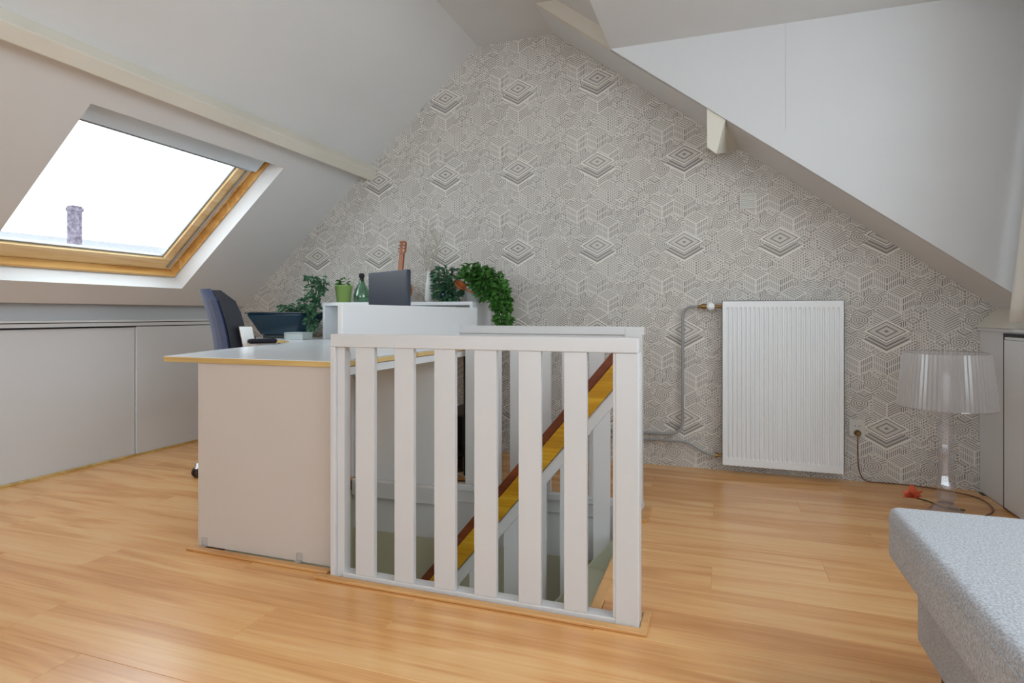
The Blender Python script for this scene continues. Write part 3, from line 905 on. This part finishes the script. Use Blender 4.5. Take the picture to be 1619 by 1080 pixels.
# local x from A to B, local -y / +y across thickness
build('shell', M().box(0, ln, -.012, .014, ZT + .10, 1.147).xf(mmx), 'monitor', mo, bevel=.004)
build('screen', M().box(.012, ln - .012, -.0135, -.012, ZT + .112, 1.135).xf(mmx), 'blackgloss', mo)
build('stand_neck', M().hexa([(ln / 2 - .03, .016, ZT + .012), (ln / 2 + .03, .016, ZT + .012), (ln / 2 + .03, .05, ZT + .012), (ln / 2 - .03, .05, ZT + .012),
                              (ln / 2 - .03, .014, ZT + .185), (ln / 2 + .03, .014, ZT + .185), (ln / 2 + .03, .03, ZT + .185), (ln / 2 - .03, .03, ZT + .185)]).xf(mmx), 'monitor', mo, bevel=.002)
build('stand_foot', M().box(ln / 2 - .11, ln / 2 + .11, -.07, .07, ZT + .001, ZT + .012).xf(mmx), 'monitor', mo, bevel=.004)

# computer tower under the desk
pc = thing('computer_tower', 'black computer tower standing under the desk', 'computer', (-1.5, 3.3, 0))
build('case', M().box(-1.60, -1.405, 3.16, 3.58, .09, .33), 'black', pc, bevel=.004)
build('front_panel', M().box(-1.595, -1.41, 3.152, 3.16, .095, .325), 'blackgloss', pc, bevel=.002)
for x in (-1.58, -1.43):
    build('foot', M().box(x, x + .012, 3.18, 3.56, .0005, .09), 'black', pc)
cbm = M().tube([(-1.46, 3.10, .14), (-1.42, 3.02, .05), (-1.36, 2.98, .008), (-1.25, 3.0, .006), (-1.2, 3.05, .006)], .004, 6)
cb = tag(build('power_cable', cbm, 'black', smooth=True), 'thin black cable curling on the floor near the computer tower', 'cable')
tag(build('data_cable', M().tube([(-1.50, 3.11, .12), (-1.45, 2.99, .09), (-1.38, 2.96, .06), (-1.3, 3.02, .012), (-1.22, 3.1, .006)], .003, 6), 'bookgrey', smooth=True), 'thin grey cable hanging down in front of the computer tower', 'cable')

# ------------------------------------------------------------------ office chair
ch = thing('office_chair', 'navy blue upholstered office chair pulled up to the desk', 'chair', (-2.60, 2.86, 0))
CHM = Matrix.Translation((-2.60, 2.86, 0)) @ Matrix.Rotation(math.radians(54), 4, 'Z')     # local +x is the sitting direction
def backm(x_off, th, w0, w1, z0, z1, lean, curve, n=8):
    m = M()
    rows = []
    for i in range(n + 1):
        t = i / n
        z = z0 + (z1 - z0) * t
        xb = x_off - lean * t ** 1.25 + (.02 * math.sin(t * math.pi))
        w = (w0 + (w1 - w0) * t) * (1 - .35 * max(0, (t - .85) / .15) ** 2)
        thk = th * (1 - .55 * max(0, (t - .8) / .2) ** 2)
        g = []
        for j in range(7):
            s = -1 + 2 * j / 6
            g.append((xb - curve * (1 - s * s) * 1.0, w * s, z))
        h = [(p[0] + thk * (1 - .25 * abs(-1 + 2 * j / 6) ** 3), p[1] * .97, p[2]) for j, p in enumerate(g)]
        rows.append(g + h[::-1])
    k = len(rows[0])
    for r in rows: m.v += r
    for i in range(n):
        for j in range(k):
            m.f.append((i * k + j, i * k + (j + 1) % k, (i + 1) * k + (j + 1) % k, (i + 1) * k + j))
    m.f.append(tuple(range(k))[::-1]); m.f.append(tuple(range(n * k, n * k + k)))
    return m
build('backrest', backm(-.19, .125, .215, .20, .56, 1.055, .085, .035).xf(CHM), 'navydark', ch)
build('back_cover', backm(-.203, .012, .222, .205, .55, 1.062, .085, .035).xf(CHM), 'navy', ch)
build('back_spine', M().hexa([(-.22, -.03, .42), (-.05, -.03, .42), (-.05, .03, .42), (-.22, .03, .42), (-.262, -.03, .66), (-.245, -.03, .66), (-.245, .03, .66), (-.262, .03, .66)]).xf(CHM), 'black', ch, bevel=.004)
seat = M()
for r_, z_ in ((.215, .455), (.245, .47), (.25, .50), (.235, .525), (.19, .535)):
    for k in range(24):
        a = 2 * math.pi * k / 24
        cx, sy = math.cos(a), math.sin(a)
        q = (abs(cx) ** 4 + abs(sy) ** 4) ** -.25
        seat.v.append((cx * q * r_, sy * q * r_, z_))
for i in range(4):
    for k in range(24): seat.f.append((i * 24 + k, i * 24 + (k + 1) % 24, (i + 1) * 24 + (k + 1) % 24, (i + 1) * 24 + k))
seat.f.append(tuple(range(24))[::-1]); seat.f.append(tuple(range(96, 120)))
build('seat', seat.xf(CHM), 'navy', ch, smooth=True)
build('tilt_mechanism', M().box(-.12, .10, -.09, .09, .41, .455).xf(CHM), 'black', ch, bevel=.01)
build('gas_column', M().lathe([(.028, .10), (.028, .25), (.018, .25), (.018, .42)], n=16).xf(CHM), 'chrome', ch, smooth=False)
for s_ in (-1, 1):
    ar = build('armrest', M().box(-.12, .03, s_ * .275 - .03, s_ * .275 + .03, .758, .785).xf(CHM), 'navydark', ch, bevel=.012)
    build('arm_bracket', M().prism([(-.165, .855), (-.095, .855), (-.02, .46), (-.09, .46)], 1, s_ * .258 - .012, s_ * .258 + .012).xf(CHM), 'chrome', ar, bevel=.004)
for k in range(5):
    a = math.radians(182 + 72 * k)
    ca, sa = math.cos(a), math.sin(a)
    build('base_arm', M().tube([(0, 0, .105), (.15 * ca, .15 * sa, .10), (.325 * ca, .325 * sa, .075)], [.028, .02, .014], 8).xf(CHM), 'chrome', ch, smooth=True)
    wx, wy = .332 * ca, .332 * sa
    cs = build('caster', M().lathe([(.024, -.024), (.0275, -.02), (.0275, -.004), (.012, -.003), (.012, .003), (.0275, .004), (.0275, .02), (.024, .024)], n=18).xf(CHM @ Matrix.Translation((wx, wy, .028)) @ Matrix.Rotation(a + .5, 4, 'Z') @ Matrix.Rotation(math.pi / 2, 4, 'X')), 'castor', ch, smooth=False)
    build('caster_hood', M().tube([(wx, wy, .05), (wx, wy, .082)], [.02, .012], 10).xf(CHM), 'chrome', cs)

# ------------------------------------------------------------------ knee cupboards
kc = thing('knee_cupboard', 'long low cupboard with grey sliding doors under the skylight', 'cupboard', (XC, 2.0, 0))
build('ledge', M().box(-3.662, XC + .012, YB + .005, YG - .003, .872, .885), 'lacq', kc, bevel=.002)
build('top_rail', M().box(XC - .02, XC + .004, YB + .005, YG - .003, .846, .867), 'cabinet', kc)
build('shadow_gap', M().box(XC - .034, XC - .006, YB + .005, YG - .004, .836, .8715), 'black', kc)
build('body', M().box(-3.662, XC - .036, YB + .005, YG - .003, .0005, .871), 'cabinet', kc)
for a, b, dx in ((1.20, 2.842, -.014), (2.846, YG - .10, 0), (-.55, 1.196, 0), (YB + .01, -.554, -.014)):
    d = build('sliding_door', M().box(XC - .018 + dx, XC + dx, a, b, .012, .840), 'cabinet', kc, bevel=.0015)
build('end_post', M().box(XC - .03, XC + .002, YG - .098, YG - .003, .0005, .845), 'cream', kc)
build('bottom_track', M().box(XC - .034, XC + .006, YB + .005, YG - .003, .0005, .0115), 'birch', kc)

# ------------------------------------------------------------------ low cupboards under the dormer
rc = thing('dormer_cupboard', 'low white cupboard with black-framed door beside the lamp', 'cupboard', (XR, 2.5, 0))
build('body', M().box(XR, XW - .003, YB + .005, YG - .003, .0005, .835), 'cabinet', rc)
build('top', M().box(XR - .012, XW - .003, YB + .005, YCH - .004, .836, .852).box(XR - .012, XW - .003, YCH - .004, YG - .003, .836, .852), 'lacq', rc, bevel=.002)
dr = build('door', M().box(XR - .016, XR - .001, 2.46, 3.405, .012, .80), 'lacq', rc, bevel=.002)
build('black_frame', M().box(XR - .012, XR - .0005, 3.408, 3.424, .004, .83).box(XR - .012, XR - .0005, 2.44, 3.408, .815, .83).box(XR - .012, XR - .0005, 2.44, 2.457, .004, .815), 'black', rc)
build('door_rail', M().box(XR - .013, XR - .001, 2.46, 3.405, .802, .8135), 'lacq', rc)
struct('trim_11', M().prism([(XR - .026, .853), (XR + .09, .853), (XR + .09, zr(XR + .09)), (XR + .075, zr(XR + .075))], 1, YCH + .0, YG - .002), 'cream', 'sloping white board above the low cupboard at the gable', 'trim')

# ------------------------------------------------------------------ radiator
YR0, YR1 = 3.640, 3.702
rad = thing('radiator', 'tall white fluted panel radiator on the papered wall', 'radiator', (.322, 3.67, .05))
RX0, RX1, RZ0, RZ1 = .010, .636, .052, .998
NF = 25
m = M()
xs, dep = [], []
m0 = .018
per = (RX1 - RX0 - 2 * m0) / NF
xs.append((RX0, 0)); xs.append((RX0 + m0, 0))
for k in range(NF):
    b = RX0 + m0 + per * k
    xs += [(b + per * .18, 0), (b + per * .36, 1), (b + per * .64, 1), (b + per * .82, 0)]
xs.append((RX1 - m0, 0)); xs.append((RX1, 0))
zs_ = [(RZ0, 0), (RZ0 + .036, 0), (RZ0 + .05, 1), (RZ1 - .05, 1), (RZ1 - .036, 0), (RZ1, 0)]
for z, fz in zs_:
    for x, fx in xs: m.v.append((x, YR0 + .008 * fx * fz, z))
W = len(xs)
for i in range(len(zs_) - 1):
    for j in range(W - 1): m.f.append((i * W + j, i * W + j + 1, (i + 1) * W + j + 1, (i + 1) * W + j))
build('front_panel', m, 'enamel', rad)
build('side_cover', M().box(RX0, RX0 + .003, YR0, YR1, RZ0, RZ1), 'enamel', rad)
build('side_cover', M().box(RX1 - .003, RX1, YR0, YR1, RZ0, RZ1), 'enamel', rad)
tg = M().box(RX0, RX1, YR0, YR0 + .008, RZ1 - .003, RZ1 + .001).box(RX0, RX1, YR1 - .008, YR1, RZ1 - .003, RZ1 + .001)
for k in range(30): tg.box(RX0 + .01 + k * .0205, RX0 + .022 + k * .0205, YR0 + .008, YR1 - .008, RZ1 - .003, RZ1)
build('top_grille', tg, 'enamel', rad)
build('bottom_edge', M().box(RX0, RX1, YR0 + .0005, YR1 - .01, RZ0 - .001, RZ0 + .004), 'enamel', rad)
build('back_panel', M().box(RX0 + .004, RX1 - .004, YR1 - .006, YR1, RZ0 + .004, RZ1 - .01), 'enamel', rad)
for x in (.12, .52):
    for z in (.2, .8): build('bracket', M().box(x, x + .03, YR1, YG - .001, z, z + .04), 'enamel', rad)
ZV = .966
vl = build('thermostat_head', M().lathe([(.012, -.004), (.021, 0), (.0235, .01), (.0235, .04), (.019, .052), (.006, .054)], n=20).xf(Matrix.Translation((-.052, 3.672, ZV)) @ Matrix.Rotation(math.pi / 2, 4, 'X')), 'enamel', rad, smooth=True)
build('valve_body', M().tube([(-.125, 3.672, ZV), (-.108, 3.672, ZV), (-.104, 3.672, ZV), (-.075, 3.672, ZV), (-.07, 3.672, ZV), (.009, 3.672, ZV)], [.010, .010, .016, .016, .010, .010], 10), 'brass', rad)
build('lower_valve', M().tube([(-.03, 3.672, .098), (-.012, 3.672, .098), (-.01, 3.672, .098), (.009, 3.672, .098)], [.015, .015, .009, .009], 10), 'brass', rad)
def arc(p0, p1, p2, n=7):
    p0, p1, p2 = Vector(p0), Vector(p1), Vector(p2)
    return [tuple(p0 * (1 - t) ** 2 + p1 * 2 * t * (1 - t) + p2 * t * t) for t in [i / n for i in range(n + 1)]]
YP = 3.700
pth = [(-.125, 3.672, ZV)] + arc((-.15, 3.674, ZV), (-.212, YP, ZV - .002), (-.212, YP, ZV - .075)) + arc((-.212, YP, .29), (-.212, YP, .198), (-.30, YP, .198)) + [(-.6, YP, .197), (-1.19, YP, .196)]
p1 = tag(build('heating_pipe', M().tube(pth, .0085, 10), 'pipe', smooth=True), 'grey heating pipe rising to the top valve of the radiator', 'pipe')
pth = [(-.03, 3.672, .098)] + arc((-.05, 3.678, .098), (-.09, YP, .098), (-.14, YP, .135), 5) + arc((-.17, YP, .155), (-.20, YP, .172), (-.25, YP, .168), 5)[1:] + [(-.6, YP, .163), (-1.19, YP, .158)]
pth = [(-.03, 3.672, .098), (-.05, 3.676, .098), (-.085, 3.69, .103), (-.12, YP, .118), (-.165, YP, .143), (-.20, YP, .155), (-.25, YP, .158), (-.6, YP, .156), (-1.19, YP, .152)]
p2 = tag(build('heating_pipe', M().tube(pth, .007, 10), 'pipe', smooth=True), 'thin grey heating pipe running to the bottom valve of the radiator', 'pipe')

# small wall fittings
so = thing('wall_socket', 'ivory wall socket on the papered wall by the radiator', 'socket', (.712, YG, .29))
build('plate', M().box(.672, .752, YG - .012, YG - .0005, .245, .340), 'socket', so, bevel=.004)
build('socket_insert', M().lathe([(.022, 0), (.024, .004), (.020, .004), (.0195, .001), (.002, .001)], n=22).xf(Matrix.Translation((.712, YG - .0125, .305)) @ Matrix.Rotation(math.pi / 2, 4, 'X')), 'socket', so)
for dx in (-.0095, .0095):
    build('pin_hole', M().lathe([(.003, 0), (.003, .001)], n=8).xf(Matrix.Translation((.712 + dx, YG - .0138, .305)) @ Matrix.Rotation(math.pi / 2, 4, 'X')), 'sockdark', so)
build('plug', M().lathe([(.016, 0), (.017, .02), (.010, .03)], n=14).xf(Matrix.Translation((.712, YG - .012, .268)) @ Matrix.Rotation(math.pi / 2, 4, 'X')), 'brass', so)
vn = thing('wall_vent', 'small square cream vent cover high on the papered wall', 'vent', (.152, YG, 1.58))
build('frame', M().box(.108, .198, YG - .012, YG - .0005, 1.535, 1.545).box(.108, .198, YG - .012, YG - .0005, 1.615, 1.625).box(.108, .117, YG - .012, YG - .0005, 1.545, 1.615).box(.189, .198, YG - .012, YG - .0005, 1.545, 1.615), 'socket', vn)
for k in range(6): build('slat', M().box(.117, .189, YG - .010, YG - .002, 1.547 + k * .0115, 1.5555 + k * .0115), 'socket', vn)
build('back_plate', M().box(.117, .189, YG - .002, YG - .0005, 1.545, 1.615), 'socket', vn)

# ------------------------------------------------------------------ table lamp of clear plastic, standing on the floor
LX, LY = .955, 3.16
lamp = thing('table_lamp', 'clear plastic table lamp with fluted transparent shade', 'lamp', (LX, LY, 0))
build('foot', M().lathe([(.10, .001), (.105, .008), (.09, .02), (.07, .032), (.045, .06), (.03, .075)], (LX, LY, 0), 32), 'crystalstem', lamp, smooth=True)
build('stem', M().lathe([(.03, .075), (.042, .10), (.032, .13), (.038, .16), (.030, .20), (.028, .26), (.034, .30), (.028, .34), (.032, .40), (.034, .42), (.026, .43), (.020, .50)], (LX, LY, 0), 8), 'crystalstem', lamp)
nf = 64
shp = M()
for r_, z_ in ((.162, .748), (.174, .63), (.186, .505)):
    for k in range(nf * 2):
        a = math.pi * k / nf
        rr = r_ + (.0022 if k % 2 else -.0022)
        shp.v.append((LX + rr * math.cos(a), LY + rr * math.sin(a), z_))
for i in range(2):
    for k in range(nf * 2): shp.f.append((i * nf * 2 + k, i * nf * 2 + (k + 1) % (nf * 2), (i + 1) * nf * 2 + (k + 1) % (nf * 2), (i + 1) * nf * 2 + k))
shd = build('lamp_shade', shp, 'crystal', lamp)
build('shade_rim', M().tube([(LX + .162 * math.cos(2 * math.pi * k / 40), LY + .162 * math.sin(2 * math.pi * k / 40), .748) for k in range(41)], .003, 6, cap=False), 'crystalstem', shd)
build('shade_rim', M().tube([(LX + .186 * math.cos(2 * math.pi * k / 40), LY + .186 * math.sin(2 * math.pi * k / 40), .505) for k in range(41)], .003, 6, cap=False), 'crystalstem', shd)
for k in range(3):
    a = 2 * math.pi * k / 3
    build('shade_arm', M().tube([(LX, LY, .505), (LX + .171 * math.cos(a), LY + .171 * math.sin(a), .66)], .003, 6), 'crystalstem', lamp)
build('bulb', M().lathe([(.013, .50), (.014, .535), (.012, .56), (.018, .60), (.017, .635), (.004, .66)], (LX, LY, 0), 16), 'whitevase', lamp, smooth=True)
fw = thing('coral_blur_cluster', 'added coral orange petal cluster standing in for a blur at the lamp foot', 'stand_in', (.862, 3.30, 0))  # added petal cluster, stands in for a coral blur beside the lamp
pm = M()
rnd = random.Random(9)
for k in range(34):
    a = rnd.uniform(0, 2 * math.pi); e = rnd.uniform(.1, 1.3)
    leaf(pm, (.862, 3.30, .05), (math.cos(a) * math.cos(e), math.sin(a) * math.cos(e), math.sin(e)), rnd.uniform(.025, .06), rnd.uniform(-1, 1), 1)
pm.v = [(x, min(y, YG - .01), max(z, .004)) for x, y, z in pm.v]
build('petal_shapes', pm, 'coral', fw)
build('cluster_tail', M().tube(smooth_path([(.862, 3.30, .05), (.93, 3.33, .03), (1.0, 3.33, .006), (1.08, 3.32, .005)]), .004, 6), 'stem', fw)
tag(build('lamp_cable', M().tube(smooth_path([(LX + .09, LY + .05, .014), (1.12, 3.24, .006), (1.21, 3.38, .006), (1.20, 3.58, .006), (1.02, 3.69, .006), (.84, 3.71, .006), (.75, 3.705, .012), (.716, 3.703, .08), (.712, 3.704, .245)]), .0035, 6), 'cable', smooth=True),
    'thin brown cable running from the clear lamp to the wall socket', 'cable')

# ------------------------------------------------------------------ sofa (chaise end)
sf = thing('sofa', 'light grey wool sofa end in the foreground', 'sofa', (.95, 1.2, 0))
def rbox(x0, x1, y0, y1, z0, z1, r, seg=3, puff=0.):
    return M().box(x0, x1, y0, y1, z0, z1)
build('seat_cushion', rbox(.405, 1.22, -.35, 1.765, .292, .43, .03), 'sofa', sf, bevel=.022, seg=4, smooth=True)
build('base', M().box(.462, 1.20, -.30, 1.735, .105, .291), 'sofa', sf, bevel=.014, seg=3, smooth=True)
build('seam_piping', M().tube([(.4045, -.32, .400), (.4045, 1.74, .400)], .0025, 6), 'sofa', sf)
for x, y in ((.50, 1.60), (1.14, 1.60), (.50, -.2), (1.14, -.2)):
    build('leg', M().box(x - .02, x + .02, y - .02, y + .02, .0005, .105), 'black', sf, bevel=.003)

# ------------------------------------------------------------------ curtain
cu = thing('curtain', 'cream curtain hanging in the dormer above the low cupboard', 'curtain', (1.25, 2.95, .87))
m = M()
nu, nv = 60, 16
for j in range(nv + 1):
    t = j / nv
    z = 2.36 - (2.36 - .885) * t
    for i in range(nu + 1):
        s = i / nu
        xb = 1.325 - .145 * (t ** 1.1)
        f = .022 * math.sin(s * 2 * math.pi * 5 + .9) * (1 - .25 * t)
        m.v.append((xb + f + .015, 3.215 - s * .62, z))
for j in range(nv):
    for i in range(nu): m.f.append((j * (nu + 1) + i, j * (nu + 1) + i + 1, (j + 1) * (nu + 1) + i + 1, (j + 1) * (nu + 1) + i))
c_ = build('cloth', m, 'curtain', cu, smooth=True)
sm = c_.modifiers.new('thickness', 'SOLIDIFY'); sm.thickness = .004
build('curtain_rod', M().tube([(1.34, 3.28, 2.375), (1.34, .0, 2.375)], .011, 12), 'alu', cu)
build('rod_bracket', M().box(1.33, 1.35, 1.5, 1.52, 2.375, ZD - .001), 'alu', cu)

# ------------------------------------------------------------------ outside, seen through the skylight
TH = math.radians(19.3)
def wpt(px, py, d):     # metric point on a sight line at depth d
    xc = (px - 809.5) / 940 * d
    return (xc * math.cos(TH) - d * math.sin(TH), xc * math.sin(TH) + d * math.cos(TH), CAM_H - (py - 497) / 940 * d)
chm = thing('chimney', 'dark brick chimney outside beyond the skylight', 'chimney', wpt(118, 420, 40))
cx, cy, cz = wpt(118, 326, 40)
build('stack', M().box(cx - .30, cx + .30, cy - .3, cy + .3, cz - 16.0, cz - .35), 'brick', chm)
build('crown', M().box(cx - .36, cx + .36, cy - .36, cy + .36, cz - .35, cz - .12).box(cx - .30, cx + .30, cy - .3, cy + .3, cz - .12, cz), 'brick', chm)
hs = thing('neighbour_house', 'pale tiled house roof behind the chimney', 'house', (cx - 2, cy + 3, -4))
RP = Vector(wpt(10, 366, 62)); RQ = Vector(wpt(285, 400, 79)); RQ.z = RP.z
dv = (RQ - RP); dv.z = 0; dv.normalize(); nv_ = Vector((dv.y, -dv.x, 0))
RP2, RQ2 = RP - dv * 8, RQ + dv * 6
def pp(b, o, dz): q = b + nv_ * o; return (q.x, q.y, q.z + dz)
build('roof', M().add([pp(RP2, 0, 0), pp(RQ2, 0, 0), pp(RP2, 5, -4), pp(RQ2, 5, -4), pp(RP2, -5, -4), pp(RQ2, -5, -4)], [(0, 1, 3, 2), (1, 0, 4, 5), (0, 2, 4), (1, 5, 3)]), 'tile', hs)
build('wall', M().add([pp(RP2, 4.6, -4), pp(RQ2, 4.6, -4), pp(RQ2, -4.6, -4), pp(RP2, -4.6, -4), pp(RP2, 4.6, -12), pp(RQ2, 4.6, -12), pp(RQ2, -4.6, -12), pp(RP2, -4.6, -12)],
                       [(0, 1, 5, 4), (1, 2, 6, 5), (2, 3, 7, 6), (3, 0, 4, 7), (4, 5, 6, 7)]), 'render', hs)

for o in bpy.data.objects:
    if '_o' in o: del o['_o']
